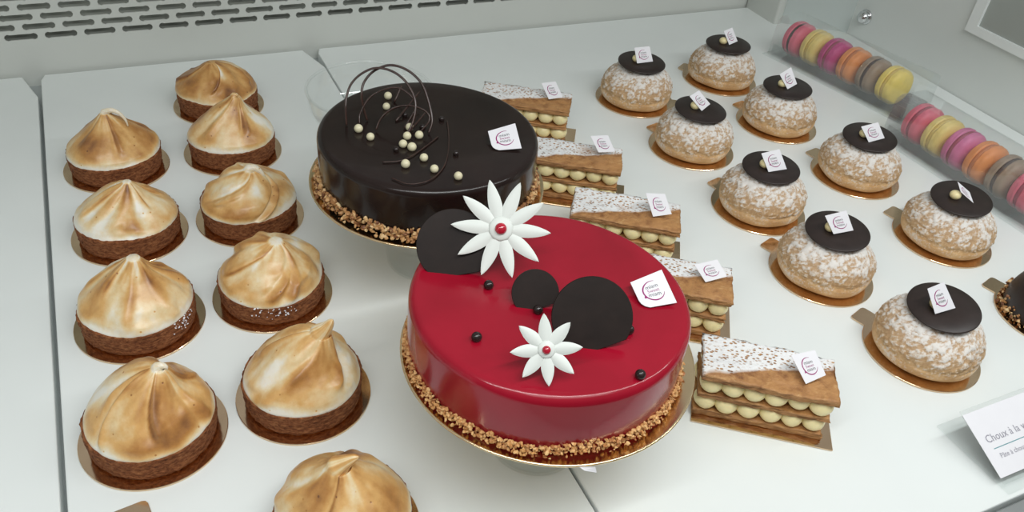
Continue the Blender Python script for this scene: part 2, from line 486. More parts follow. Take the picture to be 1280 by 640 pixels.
def logo():
    V, F, I = [], [], []
    cx, cy, r0, r1 = 0.52, 0.50, 0.285, 0.325
    n = 44
    for k in range(n + 1):
        a = D2R(68 + (338 - 68) * k / n)
        w = min(1.0, 0.25 + 3.0 * min(k, n - k) / n)
        rm = (r0 + r1) / 2; hw = (r1 - r0) / 2 * w
        for r in (rm - hw, rm + hw): V.append((cx + r * math.cos(a), cy + r * math.sin(a)))
    for k in range(n): F.append((2 * k, 2 * k + 1, 2 * k + 3, 2 * k + 2)); I.append(1)
    b = len(V)   # tail of the speech bubble
    for a, r in ((196, r1 - .01), (208, r1 + 0.06), (218, r1 - .01)):
        V.append((cx + r * math.cos(D2R(a)), cy + r * math.sin(D2R(a))))
    F.append((b, b + 1, b + 2)); I.append(1)
    for body, size, y, mi in (('miam', 0.175, 0.58, 2), ('Sweet', 0.145, 0.455, 1), ('miam', 0.175, 0.325, 2)):
        tv, tf = text_mesh(body, size); b = len(V)
        V += [(cx - 0.01 + x, y + yy) for x, yy, _ in tv]
        F += [tuple(i + b for i in f) for f in tf]; I += [mi] * len(tf)
    return V, F, I
LOGO = logo()

def card(parent_loc, parent_rot, parent, TL, TR, BR, BL, fold=False, name='name_tag'):
    TL, TR, BR, BL = map(Vector, (TL, TR, BR, BL))
    nrm = (TR - BL).cross(TL - BR).normalized()
    if nrm.dot(-Ff) < 0: nrm = -nrm
    def bl(u, v): return (BL * (1 - u) + BR * u) * (1 - v) + (TL * (1 - u) + TR * u) * v
    out = []
    if fold: # bottom-left corner cut to a curve
        out += [(0.0, 0.30), (0.03, 0.17), (0.10, 0.07), (0.22, 0.0)]
    else: out += [(0, 0)]
    out += [(1, 0), (1, 1), (0, 1)]
    V, F, I = [], [], []
    th = 0.00035
    n = len(out)
    for u, v in out: V.append(bl(u, v))
    for u, v in out: V.append(bl(u, v) - nrm * th)
    F.append(tuple(range(n))); F.append(tuple(reversed(range(n, 2 * n)))); I += [0, 0]
    for k in range(n): F.append((k, k + n, (k + 1) % n + n, (k + 1) % n)); I.append(0)
    b = len(V)
    for x, y in LOGO[0]: V.append(bl(x, y) + nrm * 0.00012)
    F += [tuple(i + b for i in f) for f in LOGO[1]]; I += LOGO[2]
    inv = (Matrix.Translation(parent_loc) @ Matrix.Rotation(parent_rot, 4, 'Z')).inverted()
    V = [inv @ v for v in V]
    return mk(name, V, F, [MAT['paper'], MAT['magenta'], MAT['ink']], parent, False, I)

# ------------------------------------------------------------------ boards
def board(label, x, y, r=0.0455, tabang=105, tab=True, group='gold card rounds under the pastries', mat='gold', th=0.0014, name='cake_board', z=0.0, tl=0.058):
    out = []; n = 72; hw = 0.0105
    da = math.asin(hw / r)
    steps = n
    for k in range(steps + 1):
        a = da + (2 * PI - 2 * da) * k / steps if tab else 2 * PI * k / (steps + 1)
        out.append((r * math.cos(a), r * math.sin(a)))
    if tab:
        rc = 0.003
        for px, py in ((tl - rc, -hw), (tl - rc * 0.3, -hw + rc * 0.3), (tl, -hw + rc), (tl, hw - rc), (tl - rc * 0.3, hw - rc * 0.3), (tl - rc, hw)): out.append((px, py))
    bm = bm_prism(out, 0, th, 0.0003, 1)
    o = from_bm(name, bm, MAT[mat], smooth_shade=False, loc=(x, y, z + 0.0003), rotz=D2R(tabang))
    return tag(o, label, 'cake board', group)

def chunk_cloud(pts, seed, s0, s1):
    rnd = random.Random(seed)
    ico = bmesh.new(); bmesh.ops.create_icosphere(ico, subdivisions=1, radius=1.0)
    iv = [v.co.copy() for v in ico.verts]; ico.verts.ensure_lookup_table()
    ifc = [tuple(v.index for v in f.verts) for f in ico.faces]; ico.free()
    V, F = [], []
    for p in pts:
        s = rnd.uniform(s0, s1)
        sc = Vector((rnd.uniform(0.55, 1.4), rnd.uniform(0.5, 1.2), rnd.uniform(0.35, 0.9))) * s
        rot = Matrix.Rotation(rnd.uniform(0, 6.3), 3, 'Z') @ Matrix.Rotation(rnd.uniform(0, 6.3), 3, 'X')
        b = len(V)
        for v in iv:
            j = 1 + rnd.uniform(-0.28, 0.28)
            V.append(Vector(p) + rot @ Vector((v.x * sc.x * j, v.y * sc.y * j, v.z * sc.z * j)))
        F += [tuple(i + b for i in f) for f in ifc]
    return V, F

# ------------------------------------------------------------------ meringue tarts
VR = Vector((0.908, -0.419, 0.0))      # a horizontal direction, roughly along the tray rows
def make_tart(label, x, y, apex, seed, prof, folds, hook=None, toast=0.0, twist=1.2, lob=0.05, rs=1.0, hookr=0.004, bl=0.0):
    rnd = random.Random(seed)
    base_z = 0.0019
    t = thing('meringue_tart', label, 'tart', (x, y, base_z), 0, 'lemon meringue tarts in two columns')
    # crumbly chocolate shortcrust ring
    H = 0.0185
    P = [(0.0355, 0.0), (0.0382, 0.0004), (0.0388, 0.002)]
    for k in range(1, 12): P.append((0.0390 + 0.0010 * k / 12, 0.002 + (H - 0.003) * k / 12))
    P += [(0.0400, H - 0.0006), (0.0392, H), (0.0375, H + 0.0002), (0.034, H - 0.001), (0.020, H - 0.002), (0.002, H - 0.002)]
    off = seed * 3.7
    def fn(th, i, r, z):
        p = Vector((math.cos(th) * 9 + off, math.sin(th) * 9, z * 420))
        q = Vector((math.cos(th) * 22 + off, math.sin(th) * 22, z * 900))
        d = 0.0007 * noise.noise(p) + 0.0009 * noise.noise(q) + 0.0007 * noise.noise(Vector((math.cos(th) * 2 + off, math.sin(th) * 2, 0)))
        if i < 1 or i > 15: d *= 0.2
        zz = z + (0.0006 * noise.noise(q + Vector((5, 5, 5))) if i > 11 else 0)
        return (r + d) * rs, zz
    V, F = lathe(P, 110, fn)
    mk('tart_shell', V, F, MAT['shell'], t)
    # meringue swept along a path from the rim to the tip
    ax_, ay_, az = apex
    n1 = 54; rings = []
    z0 = H - 0.0032
    for k in range(n1 + 1):
        u = k / n1
        uu = 1 - (1 - u) ** 1.25
        c = Vector((ax_ * smooth(u) ** 1.3, ay_ * smooth(u) ** 1.3, z0 + (az - z0) * uu))
        rings.append((c, pytable(prof, uu) * rs, u))
    if hook:
        tip = Vector((ax_, ay_, az))
        pts = catmull([rings[-4][0], tip] + [tip + VR * a + Vector((0, 0, b)) for a, b in hook], 7)[7:]
        for j, p in enumerate(pts[1:], 1):
            q = j / (len(pts) - 1)
            rings.append((p, lerp(prof[-1][1] * rs, 0.0006, q ** 0.8), 1.0))
    N = 168
    fl = []
    for j in range(folds):
        fl.append((2 * PI * (j + rnd.uniform(-0.3, 0.3)) / folds + seed, rnd.uniform(0.10, 0.24), rnd.uniform(0.7, 1.35) * rnd.choice((1, 1, -1)), rnd.uniform(-0.4, 0.5), rnd.uniform(0.0, 0.35)))
    V, F, T = [], [], []
    for k, (c, r, u) in enumerate(rings):
        a = rings[max(0, k - 1)][0]; b = rings[min(len(rings) - 1, k + 1)][0]
        tn = (b - a).normalized()
        w = smooth((u - 0.25) / 0.6)
        tn = (Vector((0, 0, 1)) * (1 - w) + tn * w).normalized()
        e1 = Vector((1, 0, 0)); e1 = (e1 - tn * e1.dot(tn)).normalized(); e2 = tn.cross(e1)
        env = math.sin(PI * min(1, max(0, 0.06 + u * 0.90))) ** 0.8
        for i in range(N):
            th = 2 * PI * i / N
            g = 0; ridge = 0; line = 0
            for a0, sg, amp, tw, st in fl:
                d = (th - a0 - (twist + tw) * u + PI) % (2 * PI) - PI
                e = math.exp(-(d / sg) ** 2)
                fade = smooth((u - st) / 0.2)
                g += amp * fade * (d / sg) * e * 1.6; ridge += amp * fade * (d / sg) * e; line = max(line, fade * abs(amp) * math.exp(-((d + 0.03) / 0.045) ** 2) * (1 if st > 0.17 else 0.15))
            lb = math.sin(2 * (th - twist * u) + seed) * lob + math.sin(3 * th + seed * 2.1 - u * 2) * lob * 0.6
            p = Vector((math.cos(th) * 1.6 + off, math.sin(th) * 1.6, u * 3))
            nz = noise.noise(p) * 0.05 + noise.noise(p * 3) * 0.02
            rimw = smooth(u / 0.12)
            rr = r * (1 + (0.125 * g * env + lb * env + nz * env) * (0.25 + 0.75 * rimw))
            rimz = 0.0010 * noise.noise(Vector((math.cos(th) * 5 + off, math.sin(th) * 5, 1.0))) * (1 - smooth(u / 0.2))
            v = c + e1 * (rr * math.cos(th)) + e2 * (rr * math.sin(th)); v.z += rimz
            V.append(v)
            rim = smooth((u - 0.02 + 0.09 * noise.noise(Vector((math.cos(th) * 2 + off, math.sin(th) * 2, 4.0)))) / 0.20)
            ns = noise.noise(Vector((math.cos(th) * 1.3 + off * 2, math.sin(th) * 1.3, u * 2.2)))
            nf = noise.noise(Vector((math.cos(th) * 5 + off * 2, math.sin(th) * 5, u * 5)))
            tt = (0.40 + toast + 0.50 * ns + 0.16 * nf + 0.34 * ridge + 0.30 * line) * (0.05 + 0.95 * rim)
            if u > 0.93: tt = lerp(tt, 0.10 + 0.1 * nf, smooth((u - 0.93) / 0.07) * (0.9 if seed not in (5, 8, 9, 10) else 0.15))
            T.append(max(0.0, min(0.95, tt)))
    m = len(rings)
    for k in range(m - 1):
        for i in range(N):
            a = k * N + i; b = k * N + (i + 1) % N
            F.append((a, b, b + N, a + N))
    F.append(tuple(reversed(range(N)))); F.append(tuple((m - 1) * N + i for i in range(N)))
    o = mk('meringue', V, F, MAT['meringue'], t)
    at = o.data.attributes.new('toast', 'FLOAT', 'POINT'); at.data.foreach_set('value', T)
    if seed in (3, 6):     # white sugar crumbs sprinkled on the crust
        rr_ = random.Random(seed); pts = []
        a0 = -0.75 if seed == 3 else -1.75
        for _ in range(34):
            a = rr_.gauss(a0, 0.12 if seed == 3 else 0.22)
            pts.append((0.0404 * math.cos(a), 0.0404 * math.sin(a), rr_.uniform(0.008, 0.019)))
        V, F = chunk_cloud(pts, seed, 0.0004, 0.0009)
        o = mk('sugar_crumbs', V, F, MAT['paper'], t, False); o['kind'] = 'stuff'; o['label'] = 'white sugar crumbs on the crust'
    return t

KISS = [(0, 0.0385), (0.08, 0.0392), (0.2, 0.0372), (0.38, 0.0305), (0.55, 0.0225), (0.72, 0.0145), (0.86, 0.0088), (1, 0.0042)]
CONE = [(0, 0.0385), (0.08, 0.0392), (0.2, 0.0365), (0.42, 0.0280), (0.6, 0.0202), (0.8, 0.0115), (0.92, 0.0060), (1, 0.0028)]
DOME = [(0, 0.0385), (0.10, 0.0395), (0.28, 0.0370), (0.48, 0.0318), (0.66, 0.0248), (0.82, 0.0168), (0.93, 0.0098), (1, 0.0045)]
HALF = [(0, 0.0385), (0.10, 0.0393), (0.24, 0.0368), (0.42, 0.0308), (0.60, 0.0232), (0.76, 0.0162), (0.9, 0.0105), (1, 0.0068)]
vr = lambda a, b=0.0: (VR.x * a + 0.42 * b, VR.y * a + 0.91 * b)
def ap(a, z, b=0.0): x, y = vr(a, b); return (x, y, z)
TARTS = [
 ('meringue tart whose long white tip curls over like a hook', -0.0174, 0.7407, ap(-0.001, 0.055), 1, [(a, b - 0.0010 * a ** 6) for a, b in KISS], 5, [(0.006, 0.0025), (0.012, 0.0010), (0.017, -0.005), (0.0185, -0.012)], 0.16, 0.5),
 ('meringue tart with a blunt white peak, second from the back in the left column', -0.0162, 0.6316, ap(0.006, 0.051), 2, CONE, 9, None, 0.04, 0.15),
 ('conical meringue tart, sugar crumbs on its crust, third from the back in the left column', -0.0200, 0.5182, ap(0.005, 0.059), 3, KISS, 8, None, 0.05, -0.25),
 ('big meringue tart with long dark toasted streaks and a rounded white knob on top', -0.0232, 0.4060, ap(0.012, 0.060), 4, [(a, b - 0.003 * a ** 8) for a, b in HALF], 7, [(0.002, 0.0015), (0.0045, 0.001), (0.005, -0.0015)], 0.12, -0.5),
 ('meringue tart pulled into a pointed spike leaning right, left of the red cake', 0.0741, 0.4071, ap(0.014, 0.058), 5, HALF, 5, [(0.004, 0.005), (0.007, 0.010), (0.0082, 0.012)], 0.08, 0.6),
 ('rounded meringue tart with two curved dark folds, left of the chocolate cake base', 0.0770, 0.5182, ap(0.006, 0.0515), 6, DOME, 6, None, 0.04, 1.0),
 ('low meringue tart with a swirled top folding over, third from the back, right column', 0.0810, 0.6268, ap(0.004, 0.048), 7, DOME, 5, [(0.005, 0.001), (0.010, -0.004), (0.011, -0.009)], 0.04, 1.4),
 ('smooth pointed meringue tart overlapping the rearmost tart', 0.0866, 0.7395, ap(0.008, 0.059), 8, KISS, 4, [(0.0015, 0.001), (0.003, 0.0010)], 0.07, 0.4),
 ('darkest toasted meringue tart, rearmost of all', 0.0897, 0.8364, ap(-0.003, 0.047), 9, DOME, 6, None, 0.26, 1.2),
 ('meringue tart cut off by the bottom edge with a tall leaning peak', 0.0700, 0.2930, ap(-0.001, 0.0585), 10, HALF, 5, [(0.004, 0.004), (0.009, 0.008), (0.011, 0.009)], 0.16, 0.7),
 ('unused', -0.0350, 0.2900, ap(0.0, 0.046), 11, DOME, 6, None, 0.05, 0.5),
]
BL = ['hook-tipped meringue tart', 'blunt-peaked meringue tart behind the sugar-crumbed one', 'meringue tart with sugar crumbs on its crust', 'large knob-topped meringue tart with dark streaks',
      'spiked meringue tart beside the red cake', 'rounded meringue tart with two dark folds', 'low swirl-topped meringue tart', 'smooth pointed meringue tart near the back', 'darkest meringue tart at the very back',
      'meringue tart cut off at the bottom edge', 'hidden tart at bottom left, only its brown tab showing']
for i, (lab, x, y, apx, sd, pr, fo_, hk, to, tw) in enumerate(TARTS):
    board(('gold card round under the ' + BL[i]) if i < 10 else 'gold card round at the bottom left, only its brown tab showing', x, y, tabang=(84 if i == 9 else 98 if i in (4, 10) else 100), tl=(0.064 if i == 10 else 0.058), group='gold card rounds under the meringue tarts')
    if i < 10: make_tart(lab, x, y, apx, sd, pr, fo_, hk, to, tw)

# ------------------------------------------------------------------ choux buns
def puff(seed, parent):
    off = seed * 5.3
    prof = []
    K = [(0.0, 0.024, 0.0), (0.06, 0.034, 0.0006), (0.14, 0.0393, 0.0045), (0.24, 0.0412, 0.0100), (0.30, 0.0410, 0.0135), (0.42, 0.0412, 0.019), (0.54, 0.0385, 0.0262), (0.66, 0.0335, 0.0330), (0.78, 0.0262, 0.0388), (0.9, 0.0150, 0.0428), (1.0, 0.0010, 0.0440)]
    n = 64
    rp = [(k[0], k[1]) for k in K]; zp = [(k[0], k[2]) for k in K]
    pts = catmull([(k[1], 0, k[2]) for k in K], 7)
    prof = [(max(0.0008, p.x), p.z) for p in pts]
    C = []
    N = 150; m = len(prof)
    tiltx, tilty = 0.06 * noise.noise(Vector((off, 0, 0))), 0.06 * noise.noise(Vector((0, off, 0)))
    V, F = [], []
    for i, (r, z) in enumerate(prof):
        up = smooth((z - 0.009) / 0.008)
        for k in range(N):
            th = 2 * PI * k / N
            b = Vector((r * math.cos(th), r * math.sin(th), z))
            q = Vector((b.x * 135 + off, b.y * 135, b.z * 135))
            q2 = q + Vector((noise.noise(q * 1.5), noise.noise(q * 1.5 + Vector((9, 0, 0))), noise.noise(q * 1.5 + Vector((0, 9, 0))))) * 0.45
            ds, _ = noise.voronoi(q2)
            cr = max(0.0, 1 - (ds[1] - ds[0]) / 0.28)
            ds2, _ = noise.voronoi(q2 * 2.3)
            cr2 = max(0.0, 1 - (ds2[1] - ds2[0]) / 0.3)
            c = up * (cr * 0.75 + cr2 * 0.4)
            big = noise.noise(Vector((math.cos(th) * 1.2 + off, math.sin(th) * 1.2, z * 40))) * 0.0018
            led = 0.0011 * up * (1 - smooth((z - 0.02) / 0.02)) * (0.5 + noise.noise(Vector((math.cos(th) * 3 + off, math.sin(th) * 3, 2))))
            nd = Vector((b.x, b.y, (b.z - 0.014) * 1.2)).normalized()
            d = big + led - 0.0015 * c + 0.0005 * noise.noise(q * 3) * up
            w = b + nd * d
            if i < 2: w.z = b.z
            V.append(w); C.append(min(1.0, c))
    for i in range(m - 1):
        for k in range(N):
            a = i * N + k; b_ = i * N + (k + 1) % N
            F.append((a, b_, b_ + N, a + N))
    F.append(tuple(reversed(range(N)))); F.append(tuple((m - 1) * N + k for k in range(N)))
    o = mk('choux_puff', V, F, MAT['choux'], parent)
    at = o.data.attributes.new('crack', 'FLOAT', 'POINT'); at.data.foreach_set('value', C)
    return o

CARDS = [
 [[0.5338, 0.7387, 0.0632], [0.5497, 0.7325, 0.0661], [0.5499, 0.7208, 0.0529], [0.5332, 0.727, 0.0495]],
 [[0.6725, 0.7565, 0.0627], [0.6827, 0.7547, 0.0671], [0.6853, 0.7423, 0.0546], [0.6753, 0.7439, 0.0502]],
 [[0.531, 0.6229, 0.061], [0.541, 0.6224, 0.0668], [0.5489, 0.6092, 0.0567], [0.5395, 0.6087, 0.0502]],
 [[0.6657, 0.6416, 0.0612], [0.6788, 0.6409, 0.0687], [0.6812, 0.6271, 0.0546], [0.6706, 0.6281, 0.049]],
 [[0.6751, 0.5217, 0.0591], [0.6916, 0.517, 0.0642], [0.6945, 0.5048, 0.0521], [0.6791, 0.509, 0.0472]],
 [[0.5316, 0.5044, 0.0613], [0.5478, 0.4996, 0.0661], [0.5504, 0.4857, 0.052], [0.5344, 0.4913, 0.0482]],
 [[0.5197, 0.4025, 0.0612], [0.537, 0.3976, 0.0665], [0.5393, 0.3851, 0.0537], [0.5234, 0.3903, 0.0496]],
 [[0.6823, 0.4053, 0.0638], [0.6905, 0.3950, 0.0573], [0.6919, 0.3874, 0.0495], [0.6832, 0.3984, 0.0565]],
 [[0.5286, 0.297, 0.0625], [0.541, 0.2948, 0.0678], [0.5452, 0.2794, 0.0529], [0.5302, 0.2832, 0.0479]]]
CH = [(0.543, 0.732), (0.680, 0.751), (0.544, 0.616), (0.677, 0.635), (0.688, 0.517), (0.543, 0.498), (0.533, 0.395), (0.690, 0.399), (0.544, 0.287)]
CHL = ['rearmost cream puff of the left row, behind the millefeuilles',
       'rearmost cream puff of the right row, nearest the back corner',
       'second cream puff from the back in the left row, its tag turned like a diamond',
       'second cream puff from the back in the right row, tag standing beside a cream dot',
       'third cream puff from the back in the right row, beside the front macaron box',
       'third cream puff from the back in the left row, wide tag covering its cream dot',
       'heavily sugared cream puff, fourth from the back in the left row',
       'cream puff whose tag stands edge-on behind its cream dot',
       'nearest cream puff of all, with a wide beige board tab on its left']
CHB = ['rearmost cream puff of the left row', 'rearmost cream puff of the right row', 'cream puff with the diamond-turned tag', 'second cream puff from the back in the right row',
       'third cream puff from the back in the right row', 'third cream puff from the back in the left row', 'heavily sugared fourth cream puff of the left row', 'cream puff with the edge-on tag', 'nearest cream puff']
for i, (x, y) in enumerate(CH):
    tabA = [-31, 121, 105, 104, 102, 104, 109, 105, 108][i]
    board('gold card round under the ' + CHB[i], x, y, r=0.0460, tabang=tabA, tl=(0.0535 if i in (0, 1) else 0.058), group='gold card rounds under the cream puffs')
    zb = 0.0019
    t = thing('cream_puff', CHL[i], 'cream puff', (x, y, zb), 0, 'cream puffs with chocolate discs')
    pf = puff(20 + i, t)
    # chocolate disc lying on top, slightly tilted
    V, F = lathe([(0.0265, -0.0008), (0.0272, -0.0003), (0.0272, 0.0004), (0.0266, 0.0009), (0.012, 0.0009)], 56)
    rnd = random.Random(50 + i)
    tx = [D2R(a) for a in (2, 0, 3, 1, 2, 2, 2, 2, 2)][i]; ty = [D2R(a) for a in (-1, -2, 0, -3, -5, -4, -6, -7, -8)][i]
    Mt = Matrix.Translation((0, 0, 0.0455)) @ Matrix.Rotation(tx, 4, 'X') @ Matrix.Rotation(ty, 4, 'Y')
    V = [Mt @ Vector(v) for v in V]
    mk('chocolate_disc', V, F, MAT['choc'], t)
    V, F = sphere_data(0.0052, 16, 10, 0.8)
    Mc = Mt @ Matrix.Translation((-0.0055, 0.0035, 0.0038))
    mk('cream_dot', [Mc @ Vector(v) for v in V], F, MAT['cream'], t)
    card((x, y, zb), 0, t, *CARDS[i])

# ------------------------------------------------------------------ dark domed cake at the right edge
bx, by = 0.6930, 0.2790
board('gold card round under the dark dome cake at the right edge', bx, by, r=0.046, tabang=105, group=None)
t = thing('chocolate_dome_cake', 'dark glazed dome cake with crumbs round its foot, cut off by the right edge', 'cake', (bx, by, 0.0019))
K = [(0.036, 0.0), (0.0392, 0.002), (0.0400, 0.008), (0.0390, 0.016), (0.0355, 0.026), (0.0290, 0.034), (0.019, 0.0395), (0.009, 0.0415), (0.0008, 0.042)]
pp = catmull([(a, 0, b) for a, b in K], 5)
V, F = lathe([(max(p.x, 0.0005), p.z) for p in pp], 64)
mk('glazed_dome', V, F, MAT['choc'], t)
rnd = random.Random(77); pts = []
for k in range(330):
    a = rnd.uniform(0, 2 * PI); z = abs(rnd.gauss(0, 0.0055)) + 0.0008
    r = 0.0402 + (rnd.uniform(-0.0008, 0.0016) if z > 0.006 else rnd.uniform(-0.001, 0.0042)) - max(0, z - 0.014) * 0.15
    pts.append((r * math.cos(a), r * math.sin(a), z))
V, F = chunk_cloud(pts, 78, 0.0009, 0.0020)
o = mk('crumb_border', V, F, MAT['crumb'], t, False); o['kind'] = 'stuff'; o['label'] = 'golden praline crumbs'

# ------------------------------------------------------------------ millefeuilles
def sheet(L, W, H, seed, ragged=0.0012, warp=0.0):
    nx_, ny_, nz_ = 46, 22, 5
    idx = {}; V = []; F = []
    off = seed * 7.1
    def g(i, j, k):
        if (i, j, k) in idx: return idx[(i, j, k)]
        x = -L / 2 + L * i / nx_; y = -W / 2 + W * j / ny_; z = H * k / nz_
        ex = abs(x) / (L / 2); ey = abs(y) / (W / 2)
        n = noise.noise(Vector((x * 220 + off, y * 220, z * 1500))); n2 = noise.noise(Vector((x * 60 + off, y * 60, z * 900)))
        if j in (0, ny_): y += (n * ragged + n2 * ragged) * (1 if y > 0 else -1)
        if i in (0, nx_): x += (n * ragged + n2 * ragged) * (1 if x > 0 else -1)
        if k == nz_: z += 0.0006 * noise.noise(Vector((x * 160 + off, y * 160, 3))) + 0.0003 * noise.noise(Vector((x * 500 + off, y * 500, 3))) + warp * noise.noise(Vector((x * 32 + off, y * 45, 0)))
        elif k == 0 and warp: z += warp * 0.8 * noise.noise(Vector((x * 32 + off, y * 45, 0)))
        else: z += 0.0002 * n
        idx[(i, j, k)] = len(V); V.append((x, y, z)); return idx[(i, j, k)]
    for i in range(nx_):
        for j in range(ny_):
            F.append((g(i, j, nz_), g(i + 1, j, nz_), g(i + 1, j + 1, nz_), g(i, j + 1, nz_)))
            F.append((g(i, j, 0), g(i, j + 1, 0), g(i + 1, j + 1, 0), g(i + 1, j, 0)))
    for k in range(nz_):
        for i in range(nx_):
            F.append((g(i, 0, k), g(i + 1, 0, k), g(i + 1, 0, k + 1), g(i, 0, k + 1)))
            F.append((g(i, ny_, k), g(i, ny_, k + 1), g(i + 1, ny_, k + 1), g(i + 1, ny_, k)))
        for j in range(ny_):
            F.append((g(0, j, k), g(0, j, k + 1), g(0, j + 1, k + 1), g(0, j + 1, k)))
            F.append((g(nx_, j, k), g(nx_, j + 1, k), g(nx_, j + 1, k + 1), g(nx_, j, k + 1)))
    return V, F

MCARDS = [
 [[0.3905, 0.6881, 0.0613], [0.4047, 0.684, 0.0636], [0.4061, 0.6673, 0.0537], [0.392, 0.6713, 0.0513]],
 [[0.3879, 0.5786, 0.0608], [0.4033, 0.5728, 0.0625], [0.4041, 0.5576, 0.0533], [0.3896, 0.5632, 0.0517]],
 [[0.3847, 0.4763, 0.0631], [0.3995, 0.4693, 0.0639], [0.3986, 0.4536, 0.0537], [0.3833, 0.4581, 0.0513]],
 [[0.3728, 0.3846, 0.0581], [0.3908, 0.3807, 0.0618], [0.3928, 0.3677, 0.0544], [0.3759, 0.3709, 0.0506]],
 [[0.377, 0.2761, 0.061], [0.3935, 0.272, 0.0642], [0.3937, 0.2567, 0.0547], [0.3788, 0.2578, 0.0503]]]
MFS = [(0.375, 0.688, -32), (0.3685, 0.574, -32), (0.370, 0.4785, -34), (0.3590, 0.390, -35.5), (0.367, 0.281, -36)]
MFL = ['rearmost millefeuille, behind the chocolate cake', 'second millefeuille from the back, beside the rim of the chocolate cake',
       'middle millefeuille of the five, thickly flecked with icing sugar', 'millefeuille half hidden behind the tag on the red cake',
       'nearest millefeuille, whole and tilted right of the red cake']
MFB = ['rearmost millefeuille', 'second millefeuille from the back', 'middle millefeuille', 'millefeuille half hidden by the red cake', 'nearest millefeuille']
dollop_me = None
KM = 1.0165
for i, (x, y, rz) in enumerate(MFS):
    rz = D2R(rz)
    bm = bm_box(-0.0435, 0.0560, -0.0200, 0.0320, 0.0, 0.0013, 0.0002, 1)
    o = from_bm('cake_board', bm, MAT['gold'], smooth_shade=False, loc=(x, y, 0.0003), rotz=rz)
    tag(o, 'oblong gold card under the ' + MFB[i], 'cake board', 'oblong gold cards under the millefeuilles')
    x *= KM; y *= KM
    t = thing('millefeuille', MFL[i], 'millefeuille', (x, y, 0.0016), rz, 'millefeuilles in a row')
    for (L, W, H, z, mt, wp) in ((0.091, 0.0400, 0.0046, 0.0003, 'pastry', 0), (0.091, 0.0410, 0.0036, 0.0180, 'pastry', 0.0012), (0.0935, 0.0440, 0.0046, 0.0352, 'pastry_top', 0.0022)):
        V, F = sheet(L, W, H, i * 3 + z * 1000, 0.0012, wp)
        o = mk('pastry_sheet', V, F, MAT[mt], t); o.location = (0, 0, z)
        if mt == 'pastry_top': o['label'] = 'top pastry sheet dusted with icing sugar'
    if dollop_me is None:
        V, F = sphere_data(0.0084, 18, 12, 0.93, fn=lambda d: 0.03 * math.sin(5 * d.x) * d.z)
        dm = bpy.data.meshes.new('cream_dollop'); dm.from_pydata([tuple(v) for v in V], [], F); dm.materials.append(MAT['cream'])
        dm.polygons.foreach_set('use_smooth', [True] * len(dm.polygons)); dollop_me = dm
    rnd = random.Random(i + 5)
    for zc in (0.0116, 0.0284):
        for row in (-1, 1):
            for k in range(6):
                d = bpy.data.objects.new('cream_dollop', dollop_me); COL.objects.link(d); d.parent = t
                s = rnd.uniform(0.93, 1.06)
                d.location = (-0.0382 + 0.01528 * k + rnd.uniform(-0.0006, 0.0006), row * (0.0136 + rnd.uniform(-0.0004, 0.0006)), zc)
                d.scale = (s, s, 0.97); d.rotation_euler = (rnd.uniform(-.3, .3), rnd.uniform(-.3, .3), rnd.uniform(0, 6))
    OC = Vector((0, 0, 0.44433))
    card((x, y, 0.0016), rz, t, *[OC + (Vector(c) - OC) * KM for c in MCARDS[i]])

# ------------------------------------------------------------------ cake stands and big cakes
def stand(label, x, y, H=0.0795, group='clear cake stands'):
    t = thing('cake_stand', label, 'cake stand', (x, y, 0.0), 0, group)
    # clear bowl-shaped foot, open inside
    outer = [(0.0300, 0.0003), (0.0315, 0.002), (0.0320, 0.006), (0.0345, 0.020), (0.0420, 0.034), (0.0520, 0.046), (0.0575, 0.058), (0.0590, 0.070), (0.0590, H - 0.0035)]
    oc = catmull([(a, 0, b) for a, b in outer], 4)
    prof = [(p.x, p.z) for p in oc]
    inner = [(p.x - 0.0014, p.z + (0.0010 if p.z < 0.01 else 0)) for p in reversed(oc)]
    V, F = lathe(prof + inner, 72)
    mk('bowl', V, F, MAT['clear'], t)
    # rolled rim
    P = [(0.0590 + 0.0014 * math.cos(a), H - 0.0022 + 0.0016 * math.sin(a)) for a in [2 * PI * k / 10 for k in range(11)]]
    V, F = lathe(P, 72, cap0=False, cap1=False)
    mk('rim', V, F, MAT['clear'], t)
    return t
stand('clear plastic cake stand under the red cake', 0.2075, 0.3150)
stand('clear plastic cake stand under the chocolate cake', 0.2050, 0.5230)
stand('empty clear plastic stand behind the chocolate cake', 0.2112, 0.6940, 0.0765)

def big_board(label, x, y, r, z):
    V, F = lathe([(0.02, 0.0), (r - 0.0006, 0.0), (r, 0.0005), (r, 0.0012), (r - 0.0008, 0.0017), (r - 0.0016, 0.0014), (0.02, 0.0013)], 96)
    o = mk('cake_board', V, F, MAT['goldc'], None, True, None, (x, y, z))
    return tag(o, label, 'cake board')
ZB = 0.0800
rb = big_board('large round gold board under the red cake', 0.2106, 0.3206, 0.0922, ZB)
cb = big_board('large round gold board under the chocolate cake', 0.2060, 0.5245, 0.0922, ZB)
# scrap of white paper caught on the rim of the red cake's board
V = [(-0.0262, -0.0892, 0.0021), (-0.0180, -0.0925, 0.0021), (-0.0175, -0.0940, -0.0010), (-0.0240, -0.0915, 0.0006)]
V = V + [(a, b, c - 0.0003) for a, b, c in V]
mk('paper_scrap', V, [(0, 1, 2, 3), (7, 6, 5, 4), (0, 4, 5, 1), (1, 5, 6, 2), (2, 6, 7, 3), (3, 7, 4, 0)], MAT['paper'], rb, False)

